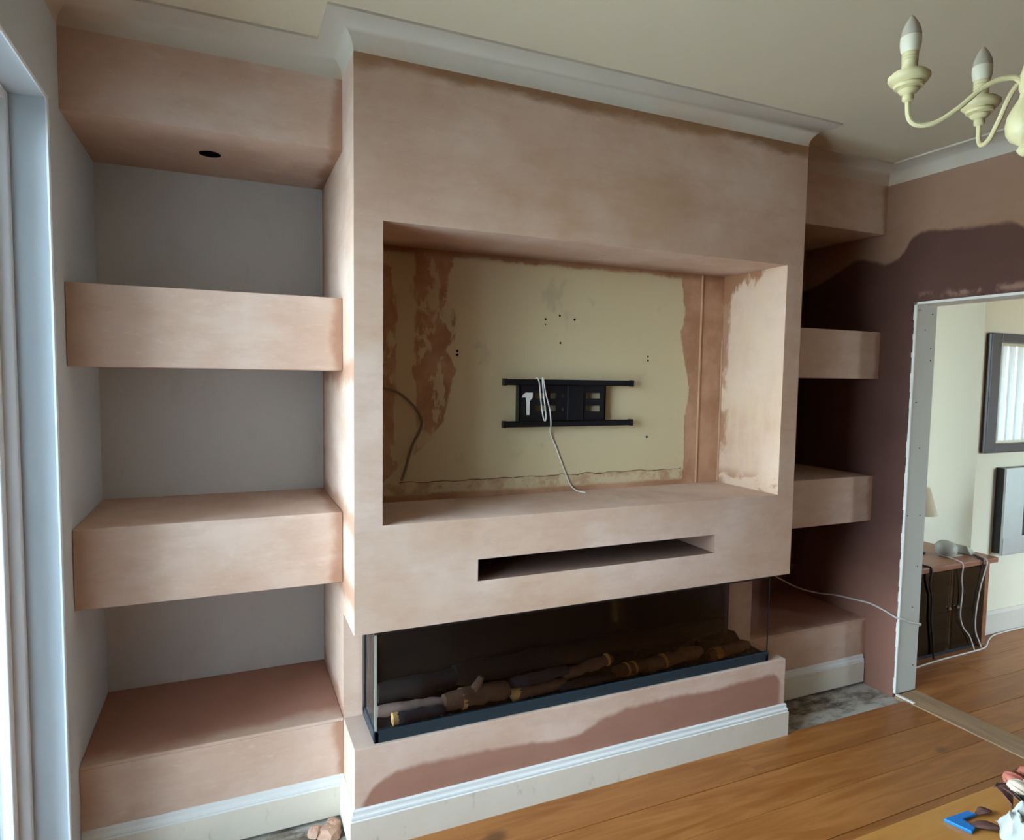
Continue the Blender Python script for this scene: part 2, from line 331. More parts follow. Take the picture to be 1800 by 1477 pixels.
def m_trans(name, rgb):
    q = NT(name); t = q.t.nodes.new('ShaderNodeBsdfTranslucent'); t.inputs[0].default_value = (*lin(*rgb), 1); mx = q.t.nodes.new('ShaderNodeMixShader'); mx.inputs[0].default_value = .08
    q.b.inputs['Base Color'].default_value = (*lin(*rgb), 1); q.b.inputs['Roughness'].default_value = .9
    q.t.links.new(q.b.outputs[0], mx.inputs[1]); q.t.links.new(t.outputs[0], mx.inputs[2]); q.t.links.new(mx.outputs[0], q.out.inputs[0]); return q.mat
M = dict(plaster=m_plaster(), breast=m_breast(), plinth=m_plinth(), rwall=m_right_wall(), nback=m_niche_back(), nside=m_niche_side(),
    ceiling=m_ceiling(), cornice=m_cornice(), skirt=m_skirting(), concrete=m_concrete(), ledge=m_alcove_top(),
    oak=m_wood('oak_floor_boards', (156,94,40), (182,120,62)), table=m_wood('pale_oak_table', (198,132,60), (214,154,82), False, .32),
    thr=m_wood('threshold_oak', (150,116,84), (176,142,106), False, .5, 'y'),
    cab=m_wood('orange_cherry_veneer', (140,90,66), (162,112,84), False, .4),
    left_wall=m_white('left_wall_white_blue_glow', (206,216,222)), old_paint=m_white('alcove_old_cream_paint', (214,214,210), .2, (186,178,164), .8),  # left wall: blue glow from the window is put into the white paint colour
    cream=m_white('cream_wall_paint', (224,217,192), 0, rough=.8), pvc=m_white('white_window_frame', (235,238,240), rough=.35),
    board=m_white('grey_plasterboard', (204,202,192), .15, (180,176,166), .85), white=m_white('white_plastic', (232,230,222), rough=.4),
    jag=m_white('white_plaster_bead', (238,234,224), rough=.8),
    chand=m_white('cream_enamel', (218,206,158), rough=.35), bulb=m_white('frosted_bulb', (188,178,160), rough=.25), socket=m_white('socket_white', (226,220,196), rough=.4),
    black=plain('black_powder_coat', (22,23,27), .38, 0, .5), steel=plain('dark_steel_frame', (52,70,82), .3, .5), char=plain('charred_log', (26,22,22), .9, 0, .2, .3),  # fire frame: its blue sheen is put into the steel base colour
    firein=plain('fire_interior_black', (20,19,18), .35, 0, .5, .1), fireback=plain('fire_back_panel', (30,25,22), .45, 0, .15, .1),
    bark=plain('log_bark_grey', (128,106,96), .9, 0, .2, .35, 40), bark2=plain('log_bark_brown', (112,86,72), .9, 0, .2, .4, 30), barkdk=plain('log_bark_blue_black', (58,56,66), .85, 0, .2, .4, 40),
    pale=plain('cut_log_end', (206,164,104), .85, 0, .2, .2, 60), ash=plain('ash_white', (160,150,140), .9, 0, .2, .2, 50),
    cable_w=plain('white_cable', (214,204,196), .5), cable_g=plain('grey_brown_cable', (132,110,90), .6), cable_k=plain('black_cable', (18,18,20), .5),
    dark=plain('dark_hole', (26,20,16), .95, 0, .1), screw=plain('screw_head_grey', (84,84,84), .45, .7), chrome=plain('chrome', (210,210,210), .12, 1.0),
    backb=plain('grey_back_board', (84,82,80), .7),
    offwhite=m_white('aged_white_plastic', (176,174,158), rough=.45),
    r2skirt=m_white('far_skirting_white', (206,198,184)),
    slotm=plain('slot_plaster_shade_tone', (128,100,86), .9, 0, .15, .15, 8),  # slot lining: shade of the unlit cavity is put into a darker colour
    rear=plain('rear_wall_bare_plaster', (150,112,90), .9, 0, .2),
    bead=plain('brown_plaster_bead', (178,138,108), .85, 0, .2), crackm=plain('crack_brown', (104,80,56), .95, 0, .1),
    glass=m_glass('fire_glass', refl=.02, ior=1.23), pane=m_glass('window_glass'), smoke=m_glass('smoked_cabinet_glass', (.46,.47,.50), .2), mirror=plain('mirror_silver', (232,236,236), .02, 1.0, .5, 0),
    edge=plain('polished_glass_edge', (150,150,140), .3, 0, .6),
    mframe=plain('dark_brown_frame', (58,48,50), .35, 0, .5), silver=plain('brushed_silver_metal', (196,204,206), .38, .85, .5), screen=plain('dark_fire_screen', (24,28,34), .12, 0, .6),
    shade=plain('cream_lampshade_fabric', (206,190,162), .9, 0, .1), lampdk=plain('dark_lamp_base', (46,40,36), .3, .3), blind=m_trans('vertical_blind_fabric', (236,238,236)),
    blue=plain('blue_plastic', (28,118,190), .4), leafd=plain('dark_leaf', (58,52,38), .7, 0, .2, .3), leafp=plain('dried_purple_brown_leaf', (110,76,66), .8, 0, .2, .2), stem=plain('green_grey_stem', (100,100,74), .7),
    pink=plain('dusty_pink_petal', (170,98,80), .8, 0, .2, .2), petal=plain('cream_petal', (206,184,162), .8, 0, .2, .1), cloth=m_white('white_cotton_cloth', (190,190,180), rough=.95), wrap=m_glass('clear_wrap', (.97,.95,.9), .3, .12),
    grass=plain('pale_paving', (186,184,176), .95), plug=plain('dark_appliance', (34,34,36), .5), appl=plain('pale_appliance', (150,150,136), .6), lump=plain('pink_plaster_lump', (190,152,130), .95, 0, .1, .2, 40))

# ------------------------------------------------------------------ dimensions
W, ZC, H, ZO = 1.914, 2.602, 2.677, .741
NX0, NX1, NZ0, NZ1, ND = .093, 1.823, 1.101, 2.091, .383
SX0, SX1, SZ0, SZ1, SD = .431, 1.484, .876, .954, .30
YA, YB, YR, XL, XR, XR2 = .219, .745, .241, -.812, 2.738, 2.893
YBK = -3.9
def struct(o): o['kind'] = 'structure'; return o

# ------------------------------------------------------------------ room shell
struct(box('wall_back', XL-.3, XR2, YB, YB+.12, -.1, H+.1, M['old_paint']))
def slab(b, outer, holes, fn0, fn1, edge=True): b.poly(outer, holes, fn0); b.poly(outer, holes, fn1)
# left wall with the tall garden door opening
OY0, OY1, OZ = -1.5, .075, 2.337
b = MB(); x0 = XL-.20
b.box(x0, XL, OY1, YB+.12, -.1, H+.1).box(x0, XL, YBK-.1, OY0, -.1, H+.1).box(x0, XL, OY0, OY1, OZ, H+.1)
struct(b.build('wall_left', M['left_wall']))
bead = MB().tube([(XL+.001, OY1-.002, 0), (XL+.001, OY1-.002, OZ+.002)], .005, 6).tube([(XL+.001, OY1, OZ+.001), (XL+.001, OY0, OZ+.001)], .005, 6)
struct(bead.build('trim_1', M['pvc']))
# right wall with the wide opening into the next room
RY0, RY1, RZ = -.95, .069, 1.993
b = MB()
b.box(XR, XR2, RY1, YB+.12, -.1, H+.1).box(XR, XR2, YBK-.1, RY0, -.1, H+.1).box(XR, XR2, RY0, RY1, RZ, H+.1)
wr = struct(b.build('wall_right', [M['rwall'], M['rear']]))
for p in wr.data.polygons:
    if p.normal.x > .9: p.material_index = 1
struct(box('wall_rear', XL-.2, 7.2, YBK-.12, YBK, -.1, H+.1, M['cream']))
struct(box('ceiling', XL-.3, 7.2, YBK-.12, 1.2, H, H+.12, M['ceiling']))
# plasterboard lining of the opening
jamb = struct(box('trim_2', XR+.004, XR2-.002, RY1-.013, RY1, .006, RZ-.002, M['board']))
for (fx, z) in [(.12,1.955),(.78,1.94),(.45,1.86),(.78,1.77),(.80,1.71),(.5,1.27),(.10,.93),(.72,.925),(.75,.66),(.6,.45),(.8,.14),(.2,1.5)]:
    x = XR+.004+fx*.149
    MB().lathe([(.0035,0),(.0035,.002),(.002,.003)], n=8, M_=Matrix.Translation((x, RY1-.013, z)) @ Matrix.Rotation(math.pi/2,4,'X')).build('screw', M['screw'], jamb)
pts = []; zz = .01
b = MB(); prev = None
while zz < RZ:
    wd = .006+.006*random.random(); h_ = .02+.03*random.random(); b.box(XR-.003, XR+.004, RY1-.013-wd*.3, RY1-.012+wd, zz, min(zz+h_, RZ)); zz += h_
struct(b.build('trim_3', M['jag']))
struct(box('trim_4', XR-.003, XR2, RY0, RY1, RZ-.012, RZ, M['jag']))

# floor: concrete base, oak boards as parts
floor = struct(box('floor', XL-.3, 7.2, YBK-.12, 1.2, -.14, -.016, M['concrete']))
BW = .19
def boards(xa, xb, ya, seed, n, first=None):
    rnd = random.Random(seed); y = ya
    for r in range(n):
        cuts = [xa]; x = xa
        if r == 0 and first: cuts += first
        else:
            x += rnd.uniform(.5, 2.0)
            while x < xb-.4: cuts.append(x); x += rnd.uniform(1.5, 2.2)
        cuts.append(xb)
        for a, c in zip(cuts, cuts[1:]):
            dz = rnd.uniform(-.0006, .0006)
            MB().box(a+.0007, c-.0007, y-BW+.0012, y-.0012, -.0155, dz).build('floor_board', M['oak'], floor, bevel=.0012)
        y -= BW
boards(XL, XR-.01, 0.0, 3, 20, [-.4, 1.6])
boards(XR2+.003, 6.98, .37, 5, 12)
# boards of the next room run up to its alcove
for a, c in ((2.9, 3.84),): MB().box(a, c, .37, .74, -.0155, 0).build('floor_board', M['oak'], floor, bevel=.0012)
struct(box('trim_5', XR-.006, XR2+.001, RY0, RY1-.016, -.0155, .004, M['thr'], bevel=.003))
struct(box('trim_6', XR-.008, XR+.010, RY1-.115, RY1-.02, .0042, .010, M['jag'], bevel=.002))

# ------------------------------------------------------------------ cornice and skirting
r_ = .078
prof = [(0, H-.08)]+[(.0885-(.0885)*math.cos(a), (H-.080)+.072*math.sin(a)) for a in [i*math.pi/2/9 for i in range(10)]]+[(.0905, H-.008), (.0905, H), (0, H)]
path = [(XL, YBK), (XL, YA), (0, YA), (0, 0), (W, 0), (W, YR), (XR, YR), (XR, YBK)]
struct(MB().sweep(path, prof, side=-1, endcaps=False).build('trim_7', M['cornice'], smooth=True))
SP = [(0,.146),(.004,.146),(.0075,.142),(.0075,.131),(.009,.127),(.0125,.124),(.0135,.118),(.0115,.1135),(.0155,.1105),(.0155,0),(0,0)]
def skirt(name, path, side): return struct(MB().sweep(path, SP, side).build(name, M['skirt']))
skirt('baseboard_breast', [(0, YA-.0165), (0, 0), (W, 0), (W, YR-.0165)], -1)
for o in [bpy.data.objects['baseboard_breast']]: o.location.z = 0
skirt('baseboard_left', [(XL+.002, YA), (-.0005, YA)], -1)
skirt('baseboard_right', [(W+.0005, YR), (XR-.014, YR)], -1)

# ------------------------------------------------------------------ media wall
mw = thing('media_wall', 'pink plastered media wall with a deep TV recess and a slot above the long fire', 'media wall', (W/2, 0, 0))
b = MB()
rect = lambda a, c, d, f: [(a,d),(c,d),(c,f),(a,f)]
b.poly(rect(0, W, ZO, H), [rect(NX0, NX1, NZ0, NZ1), rect(SX0, SX1, SZ0, SZ1)], lambda x, z: (x, 0, z))
b.quad((0,0,ZO),(W,0,ZO),(W,.22,ZO),(0,.22,ZO))
b.build('upper_body', M['breast'], mw)
SR = m_plaster_edges('side_return_plaster', (), (.36,.856,1.111,1.61), .07, (YB,))
for x in (0, W):
    MB().add([(x,0,ZO),(x,.22,ZO),(x,.22,0),(x,YB,0),(x,YB,H),(x,0,H)], [(0,1,2,3,4,5)]).build('side_return', SR, mw)
b = MB().quad((0,.2202,.35),(W,.2202,.35),(W,.2202,ZO),(0,.2202,ZO))
b.build('lower_body', M['plaster'], mw)
MB().box(0, W, 0, .22, 0, .351).build('plinth', M['plinth'], mw, bevel=.002)
# TV recess lining
rec = MB().poly(rect(NX0, NX1, NZ0, NZ1), [], lambda x, z: (x, ND, z)).build('recess_back', M['nback'], mw)
NE = m_plaster_edges('recess_plaster_damp_corners', (), (), .03)
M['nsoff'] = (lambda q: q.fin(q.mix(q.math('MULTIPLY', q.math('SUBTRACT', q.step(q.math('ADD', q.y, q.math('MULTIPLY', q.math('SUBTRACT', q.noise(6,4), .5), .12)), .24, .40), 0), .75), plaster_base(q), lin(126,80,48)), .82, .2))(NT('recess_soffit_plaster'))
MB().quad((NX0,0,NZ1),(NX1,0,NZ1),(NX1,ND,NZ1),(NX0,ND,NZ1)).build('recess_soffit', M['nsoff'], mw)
MB().quad((NX0,0,NZ0),(NX1,0,NZ0),(NX1,ND,NZ0),(NX0,ND,NZ0)).build('recess_shelf', M['plaster'], mw)
MB().quad((NX0,0,NZ0),(NX0,ND,NZ0),(NX0,ND,NZ1),(NX0,0,NZ1)).build('recess_side', M['plaster'], mw)
MB().quad((NX1,0,NZ0),(NX1,ND,NZ0),(NX1,ND,NZ1),(NX1,0,NZ1)).build('recess_side', M['nside'], mw, label='scrubbed pale recess side with brown damp stains')
# the old cream board stands 4 mm proud above a crack
b = MB(); n = 70; top = []; bot = []
for i in range(n+1):
    x = .24+(1.60-.24)*i/n; z = 1.174+.0025*math.sin(i*.9)+random.uniform(-.0025,.0025); top.append((x, z+.0022)); bot.append((x, z))
b.add([(x, ND-.0015, z) for x, z in top]+[(x, ND-.0015, z-random.uniform(-.0006,.0016)) for x, z in bot], [(i, i+1, n+2+i, n+1+i) for i in range(n)])
b.build('crack', M['crackm'], mw)
MB().tube([(1.69, ND, NZ0+.004), (1.692, ND, NZ1-.004)], .006, 8).build('corner_bead', M['bead'], mw)
MB().tube([(NX1-.002, ND-.002, NZ0+.004), (NX1-.002, ND-.002, NZ1-.3)], .005, 8).build('corner_bead', M['bead'], mw)
for x, z, r in [(.868,1.844,.005),(.868,1.822,.0035),(.936,1.862,.005),(1.008,1.849,.0055),(.941,1.746,.005),(.476,1.698,.005),(.476,1.683,.005),(1.394,1.700,.005),(1.395,1.681,.005),(1.40,1.33,.006)]:
    MB().lathe([(r,0),(r*.8,.0012)], n=10, M_=Matrix.Translation((x, ND-.0005, z)) @ Matrix.Rotation(math.pi/2,4,'X')).build('drill_hole', M['dark'], rec)
# soundbar slot lining
b = MB(); b.poly(rect(SX0, SX1, SZ0, SZ1), [], lambda x, z: (x, SD, z))
for z in (SZ0, SZ1): b.quad((SX0,0,z),(SX1,0,z),(SX1,SD,z),(SX0,SD,z))
for x in (SX0, SX1): b.quad((x,0,SZ0),(x,SD,SZ0),(x,SD,SZ1),(x,0,SZ1))
b.build('soundbar_slot', M['slotm'], mw)

# ------------------------------------------------------------------ alcoves: bulkheads, shelves, ledges
PE = m_plaster_edges('shelf_plaster_damp_ends', (-.002, W+.002), (), .05)
PR = m_plaster_edges('right_alcove_plaster', (XR,), (), .05)
def hole_ring(cx, cy, r, n=28): return [(cx+r*math.cos(2*math.pi*i/n), cy+r*math.sin(2*math.pi*i/n)) for i in range(n)]
bh = thing('bulkhead', 'plastered bulkhead over the left alcove with a round downlight hole', 'bulkhead', (-.4, YA, 2.362))
b = MB(); z = 2.362
b.quad((XL,YA,z),(0,YA,z),(0,YA,H),(XL,YA,H))
b.poly([(XL,YA),(-.0005,YA),(-.0005,YB),(XL,YB)], [hole_ring(-.417,.463,.036)], lambda x, y: (x, y, z))
b.build('casing', PE, bh)
c = hole_ring(-.417,.463,.036); k = len(c)
MB().add([(x,y,z) for x, y in c]+[(x,y,z+.05) for x, y in c], [(i,(i+1)%k,k+(i+1)%k,k+i) for i in range(k)]+[tuple(range(k,2*k))]).build('downlight_hole', M['dark'], bh)
bh = thing('bulkhead', 'dark brown plastered bulkhead over the right alcove under the cornice', 'bulkhead', (2.3, YR, 2.353))
MB().box(W+.0005, XR-.0005, YR, YB-.001, 2.353, H-.001).build('casing', PR, bh)
def shelf(label, x0, x1, y, z0, z1, mat):
    o = MB().box(x0, x1, y, YB-.001, z0, z1).build('alcove_shelf', mat, bevel=.0025); tag(o, label, 'shelf'); return o
shelf('thick pale plaster shelf in the left alcove, upper of the two', XL+.001, -.001, YA, 1.610, 1.862, PE)
shelf('thick pale plaster shelf in the left alcove, lower of the two', XL+.001, -.001, YA, .857, 1.111, PE)
shelf('thick plaster shelf in the dim right alcove, upper of the two', W+.001, XR-.001, YR, 1.615, 1.857, PR)
shelf('thick plaster shelf in the dim right alcove, lower of the two', W+.001, XR-.001, YR, .868, 1.107, PR)
def ledge(label, x0, x1, y, z, mat):
    t = thing('alcove_ledge', label, 'ledge', ((x0+x1)/2, y, 0))
    MB().box(x0, x1, y, YB-.001, 0, z-.012).build('front_panel', mat, t); MB().box(x0, x1, y, YB-.001, z-.012, z).build('top_panel', M['ledge'], t, bevel=.002)
ledge('boxed plaster base at the bottom of the left alcove with a reddish damp top', XL+.001, -.001, YA, .356, PE)
ledge('boxed plaster base at the bottom of the dark right alcove', W+.001, XR-.001, YR, .3415, PR)
struct(box('trim_8', W+.0005, XR-.0005, YB-.006, YB, .34, 2.36, M['rwall']))

# ------------------------------------------------------------------ electric fire
FX0, FX1, FY0, FY1, FZ0, FZ1 = .068, 1.822, .012, .219, .3515, .7405
fp = thing('electric_fireplace', 'long three sided glass electric fire under the media wall overhang', 'fireplace', ((FX0+FX1)/2, .1, FZ0))
b = MB()
b.box(FX0, FX1, FY0, FY0+.018, FZ0, FZ0+.042).box(FX0, FX0+.018, FY0, FY1, FZ0, FZ0+.042).box(FX1-.018, FX1, FY0, FY1, FZ0, FZ0+.030)
b.build('base_frame', M['steel'], fp, bevel=.003)
MB().box(FX0+.018, FX1-.018, FY0+.018, FY1, FZ0, FZ0+.02).build('tray', M['firein'], fp)
MB().box(FX0+.03, FX1-.10, FY1-.012, FY1, FZ0+.02, FZ1-.012).build('back_panel', M['fireback'], fp)
MB().box(FX0, FX1, FY0, FY1, FZ1-.012, FZ1).build('top_plate', M['black'], fp)
MB().box(FX0, FX0+.03, FY1-.03, FY1, FZ0+.02, FZ1-.012).build('rear_post', M['black'], fp)
MB().box(FX1-.10, FX1-.075, FY1-.03, FY1, FZ0+.02, FZ1-.012).build('rear_post', M['black'], fp)
gz0, gz1 = FZ0+.042, FZ1-.012
MB().box(FX0+.006, FX1-.006, FY0+.006, FY0+.011, gz0-.02, gz1).build('front_glass', M['glass'], fp)
MB().box(FX0+.004, FX0+.009, FY0+.013, FY1-.03, gz0-.01, gz1).build('side_glass', M['glass'], fp)
MB().box(FX1-.009, FX1-.004, FY0+.013, FY1-.03, gz0-.02, gz1).build('side_glass', M['glass'], fp)
MB().box(FX0+.003, FX0+.010, FY0+.003, FY0+.010, gz0, gz1).build('glass_edge', M['edge'], fp)
MB().box(FX1-.0075, FX1-.0035, FY0+.004, FY0+.008, gz0-.012, gz1).build('glass_edge', M['black'], fp)
# fuel bed of dark embers
b = MB(); nx, ny = 90, 10
rnd = random.Random(4)
for i in range(nx+1):
    for j in range(ny+1):
        x = FX0+.022+(FX1-FX0-.06)*i/nx; y = FY0+.022+(FY1-.016-FY0-.022)*j/ny
        h_ = .006+.05*max(0,(j/ny-.25))*(1+.5*math.sin(i*.55+j))+rnd.uniform(0,.008)
        b.v.append((x, y, FZ0+.02+(0 if j in (0,) else h_)))
b.f = [[i*(ny+1)+j, (i+1)*(ny+1)+j, (i+1)*(ny+1)+j+1, i*(ny+1)+j+1] for i in range(nx) for j in range(ny)]; b.mi = [0]*len(b.f)
b.build('ember_bed', M['char'], fp, kind='stuff')
b = MB()
for i in range(60):
    x = rnd.choice([rnd.uniform(.10,.36), rnd.uniform(.36,1.78)]); c_ = (x, rnd.uniform(.038,.055), FZ0+.03+rnd.uniform(0,.004)); s_ = rnd.uniform(.003,.007)
    b.obox(c_, (s_,s_*.8,s_*.7), rnd.uniform(0,3), rnd.uniform(0,1), rnd.uniform(0,1))
b.build('glass_crystals', M['ash'], fp, kind='stuff')
def log(label, a, c, r, mat, end=None, band=None, group='fake logs along the fire bed', knob=False, seed=0):
    """a log from a to c: knobbly tapered body, pale cut end, pale stripped band"""
    r *= 1.12; rn = random.Random(seed); A, C_ = Vector(a), Vector(c); d = (C_-A); L = d.length; n_ = 9
    t = thing('log', label, 'log', tuple((A+C_)/2-Vector((0,0,r))), group); b = MB(); path = []; rad = []
    for i in range(n_+1):
        f = i/n_; path.append(A+d*f+Vector((0, rn.uniform(-.15,.15)*r, rn.uniform(-.12,.12)*r))); rad.append(r*(1+rn.uniform(-.13,.13)-.12*f)*(.82 if i in (0,n_) else 1))
    b.tube(path, rad, 10); o = b.build('bark', mat, t, smooth=True)
    for v in o.data.vertices:
        v.co += Vector((rn.uniform(-1,1), rn.uniform(-1,1), rn.uniform(-1,1)))*r*.09
    u = d.normalized()
    def ring(f, wid, k): 
        p = A+d*f; MB().tube([p-u*wid/2, p+u*wid/2], [r*k, r*k*.98], 12).build('cut_wood', M['pale'], t, smooth=True)
    for f, wid in (end or []): ring(f, wid, 1.0)
    for f, wid in (band or []): ring(f, wid, 1.06)
    if knob:
        p = A+d*.45; MB().tube([p+Vector((0,0,r*.4)), p+Vector((.03,-.004,r*1.9))], [r*.62, r*.3], 8).build('branch_stub', mat, t, smooth=True)
zb = FZ0+.028
log('grey log lying behind the leftmost log of the fire', (.095,.098,.418), (.35,.100,.408), .020, M['bark'], seed=1)
log('leftmost log, with a yellow sawn end facing the glass', (.145,.058,zb+.021), (.33,.062,zb+.017), .020, M['barkdk'], end=[(.07,.034)], seed=2)
log('thick forked log with one pale ring, second cluster from the left', (.335,.078,zb+.034), (.59,.085,zb+.040), .033, M['bark2'], band=[(.28,.016)], knob=True, seed=3)
log('short chunk with a yellow end left of the fire centre', (.60,.060,zb+.022), (.83,.070,zb+.024), .021, M['bark2'], end=[(.06,.036)], seed=4)
log('blue black charred log lying above the short yellow ended chunk', (.605,.082,.431), (.845,.085,.448), .021, M['barkdk'], seed=5)
log('dark log with a split ember red front, at the centre of the fire', (.80,.055,zb+.014), (1.06,.062,zb+.018), .017, M['barkdk'], seed=6)
log('brown log rising to a pale tip behind the fire centre', (.83,.10,.42), (1.06,.105,.452), .022, M['bark2'], band=[(.9,.012)], seed=7)
log('crosswise brown log with two pale rings right of centre', (1.05,.06,zb+.034), (1.24,.085,zb+.024), .024, M['bark2'], band=[(.30,.01),(.50,.012)], seed=8)
log('long grey brown log with a pale ring right of centre', (1.20,.070,zb+.026), (1.50,.085,zb+.044), .027, M['bark'], band=[(.32,.012)], seed=9)
log('rightmost log, with a broad yellow stripped patch', (1.52,.060,zb+.024), (1.76,.072,zb+.034), .022, M['bark2'], band=[(.2,.05)], seed=10)
for i, (x0, x1, z, r, lb) in enumerate([(.11,.50,.455,.034,'charred black back log at the left end of the fire'),(.40,.88,.470,.038,'charred black back log left of the fire centre'),(.85,1.28,.475,.040,'charred black back log right of the fire centre'),(1.24,1.68,.478,.038,'charred black back log at the right end of the fire')]):
    log(lb, (x0,.150+.008*(i%2),z), (x1,.158,z+.012), r, M['char'], group='charred back logs of the fire', seed=20+i)

# ------------------------------------------------------------------ TV bracket and cables
tb = thing('tv_bracket', 'black steel TV wall bracket with two long rails in the recess', 'tv bracket', (1.0, ND, 1.39))
YF = .335
k_ = (YF+2.107)/(ND+2.107)
def bx(x): return -.365+(x+.365)*k_
def bz(z): return 1.6+(z-1.6)*k_
def rail(z0, z1, dz):
    b = MB(); x0, x1 = bx(.686), bx(1.318)
    b.box(x0, x1, YF, YF+.004, z0, z1).box(x0, x1, YF, YF+.022, z1-.004, z1).box(x0, x1, YF, YF+.022, z0, z0+.004)
    for x in (x0-.004, x1-.008): b.box(x, x+.012, YF-.003, YF+.024, z0-.002, z1+.002)
    return b.build('rail', M['black'], tb, bevel=.001)
rail(bz(1.563), bz(1.589), 0); rail(bz(1.386), bz(1.411), 0)
px0, px1, pz0, pz1 = bx(.757), bx(1.182), bz(1.40), bz(1.575)
holes = [rect(px0+.072,px0+.110,bz(1.507),bz(1.530)), rect(px0+.072,px0+.122,bz(1.452),bz(1.476)), rect(px0+.145,px0+.172,bz(1.507),bz(1.530)), rect(px0+.145,px0+.172,bz(1.452),bz(1.476)),
         hole_ring(px0+.205,bz(1.518),.007,10), hole_ring(px0+.205,bz(1.460),.006,10), rect(px0+.318,px0+.388,bz(1.507),bz(1.532)), rect(px0+.318,px0+.388,bz(1.450),bz(1.475))]
b = MB(); YP = YF+.012
b.poly(rect(px0,px1,pz0,pz1), holes, lambda x, z: (x, YP, z)); b.poly(rect(px0,px1,pz0,pz1), holes, lambda x, z: (x, YP+.003, z))
for hl in holes:
    n = len(hl)
    for i in range(n):
        (a0,c0),(a1,c1) = hl[i], hl[(i+1)%n]; b.quad((a0,YP,c0),(a1,YP,c1),(a1,YP+.003,c1),(a0,YP+.003,c0))
b.build('back_plate', M['black'], tb)
for a in (px0, px1-.006): MB().box(a, a+.006, YP, ND, pz0, pz1).build('wall_flange', M['black'], tb)
MB().box(px0+.225, px0+.30, YP-.008, YP, pz0+.006, pz1-.006).build('centre_arm', M['black'], tb, bevel=.003)
MB().box(px0+.318, px0+.40, YP-.003, YP, bz(1.485), bz(1.497)).build('slot_bar', M['black'], tb)
t = thing('cable_tag', 'white plastic tag hanging on the left end of the TV bracket plate', 'tag', (px0+.035, YP-.004, bz(1.44)))
b = MB(); b.poly([(0,0),(.012,0),(.013,.062),(.026,.075),(.026,.098),(-.006,.098),(-.02,.086),(-.022,.076),(-.006,.078),(-.002,.06)], [], lambda x, z: (px0+.033+x, YP-.006, bz(1.437)+z*.95))
b.poly([(0,0),(.012,0),(.013,.062),(.026,.075),(.026,.098),(-.006,.098),(-.02,.086),(-.022,.076),(-.006,.078),(-.002,.06)], [], lambda x, z: (px0+.033+x, YP-.003, bz(1.437)+z*.95))
b.build('tag_body', M['white'], t)
def cable(name, label, pts, r, mat, cat='cable', n=6, sm=8, group=None):
    o = MB().tube(smooth_path(pts, sm), r, n).build(name, mat, smooth=True); tag(o, label, cat, group); return o
cable('cable', 'thin white cable looped over the TV bracket and trailing to the recess shelf',
  [(bx(.832),YF+.012,bz(1.592)),(bx(.834),YF-.004,bz(1.594)),(bx(.842),YF-.006,bz(1.57)),(bx(.85),YF-.006,bz(1.50)),(bx(.862),YF-.006,bz(1.43)),(bx(.872),YF-.007,bz(1.412)),(bx(.874),YF-.008,bz(1.44)),(bx(.862),YF-.008,bz(1.52)),(bx(.856),YF-.006,bz(1.585)),(bx(.86),YF-.006,bz(1.592)),(bx(.872),YF-.007,bz(1.53)),(bx(.892),YF-.008,bz(1.46)),(bx(.90),YF-.006,bz(1.40)),(.895,.372,1.36),(.925,ND-.005,1.30),(.968,ND-.005,1.20),(1.0,ND-.008,1.13),(1.025,.36,NZ0+.004),(1.04,.31,NZ0+.003)], .0028, M['cable_w'])
cable('cable', 'grey brown cable curving out of the left side of the recess', [(NX0+.0,.375,1.545),(.17,ND-.006,1.546),(.235,ND-.006,1.53),(.30,ND-.006,1.475),(.33,ND-.006,1.42),(.318,ND-.006,1.37),(.30,ND-.006,1.34),(.285,ND-.006,1.30),(.262,ND-.006,1.22),(.25,ND-.006,1.185)], .005, M['cable_g'])
cable('cable', 'white cable leaving the dark right alcove and crossing the bare plasterboard jamb',
  [(2.35,.60,.55),(2.55,.55,.44),(2.69,.52,.395),(XR-.006,.43,.405),(XR-.005,.32,.418),(XR-.005,.219,.428),(XR-.006,.13,.418),(XR-.009,RY1-.005,.405),(XR+.03,RY1-.019,.395),(2.80,RY1-.019,.378),(2.86,RY1-.019,.362),(XR2+.006,RY1-.017,.35),(XR2+.012,RY1+.02,.30),(XR2+.012,.11,.12),(XR2+.014,.14,.008)], .0045, M['cable_w'])
cable('cable', 'white cable lying along the floor in front of the cabinet in the next room', [(2.93,.16,.006),(3.03,.205,.006),(3.153,.225,.006),(3.395,.240,.006),(3.62,.243,.006),(3.80,.252,.006),(3.95,.315,.006),(4.06,.350,.006),(4.234,.362,.006),(4.7,.363,.006)], .0045, M['cable_w'])

# ------------------------------------------------------------------ floor debris
rn = random.Random(9); b = MB(); 
for i, (x, y, s_) in enumerate([(-.07,.135,.045),(-.11,.15,.028),(-.045,.165,.03)]):
    k0 = len(b.v); b.lathe([(s_*.5,-.016),(s_,-.008),(s_*.8,.008),(s_*.3,.014)], (x,y,0), 9)
    for q in range(k0, len(b.v)): v = b.v[q]; b.v[q] = (v[0]+rn.uniform(-.2,.2)*s_, v[1]+rn.uniform(-.2,.2)*s_, v[2]+rn.uniform(-.1,.1)*s_)
tag(b.build('plaster_lump', M['lump']), 'dropped lump of pink plaster on the concrete beside the breast skirting', 'plaster lump')

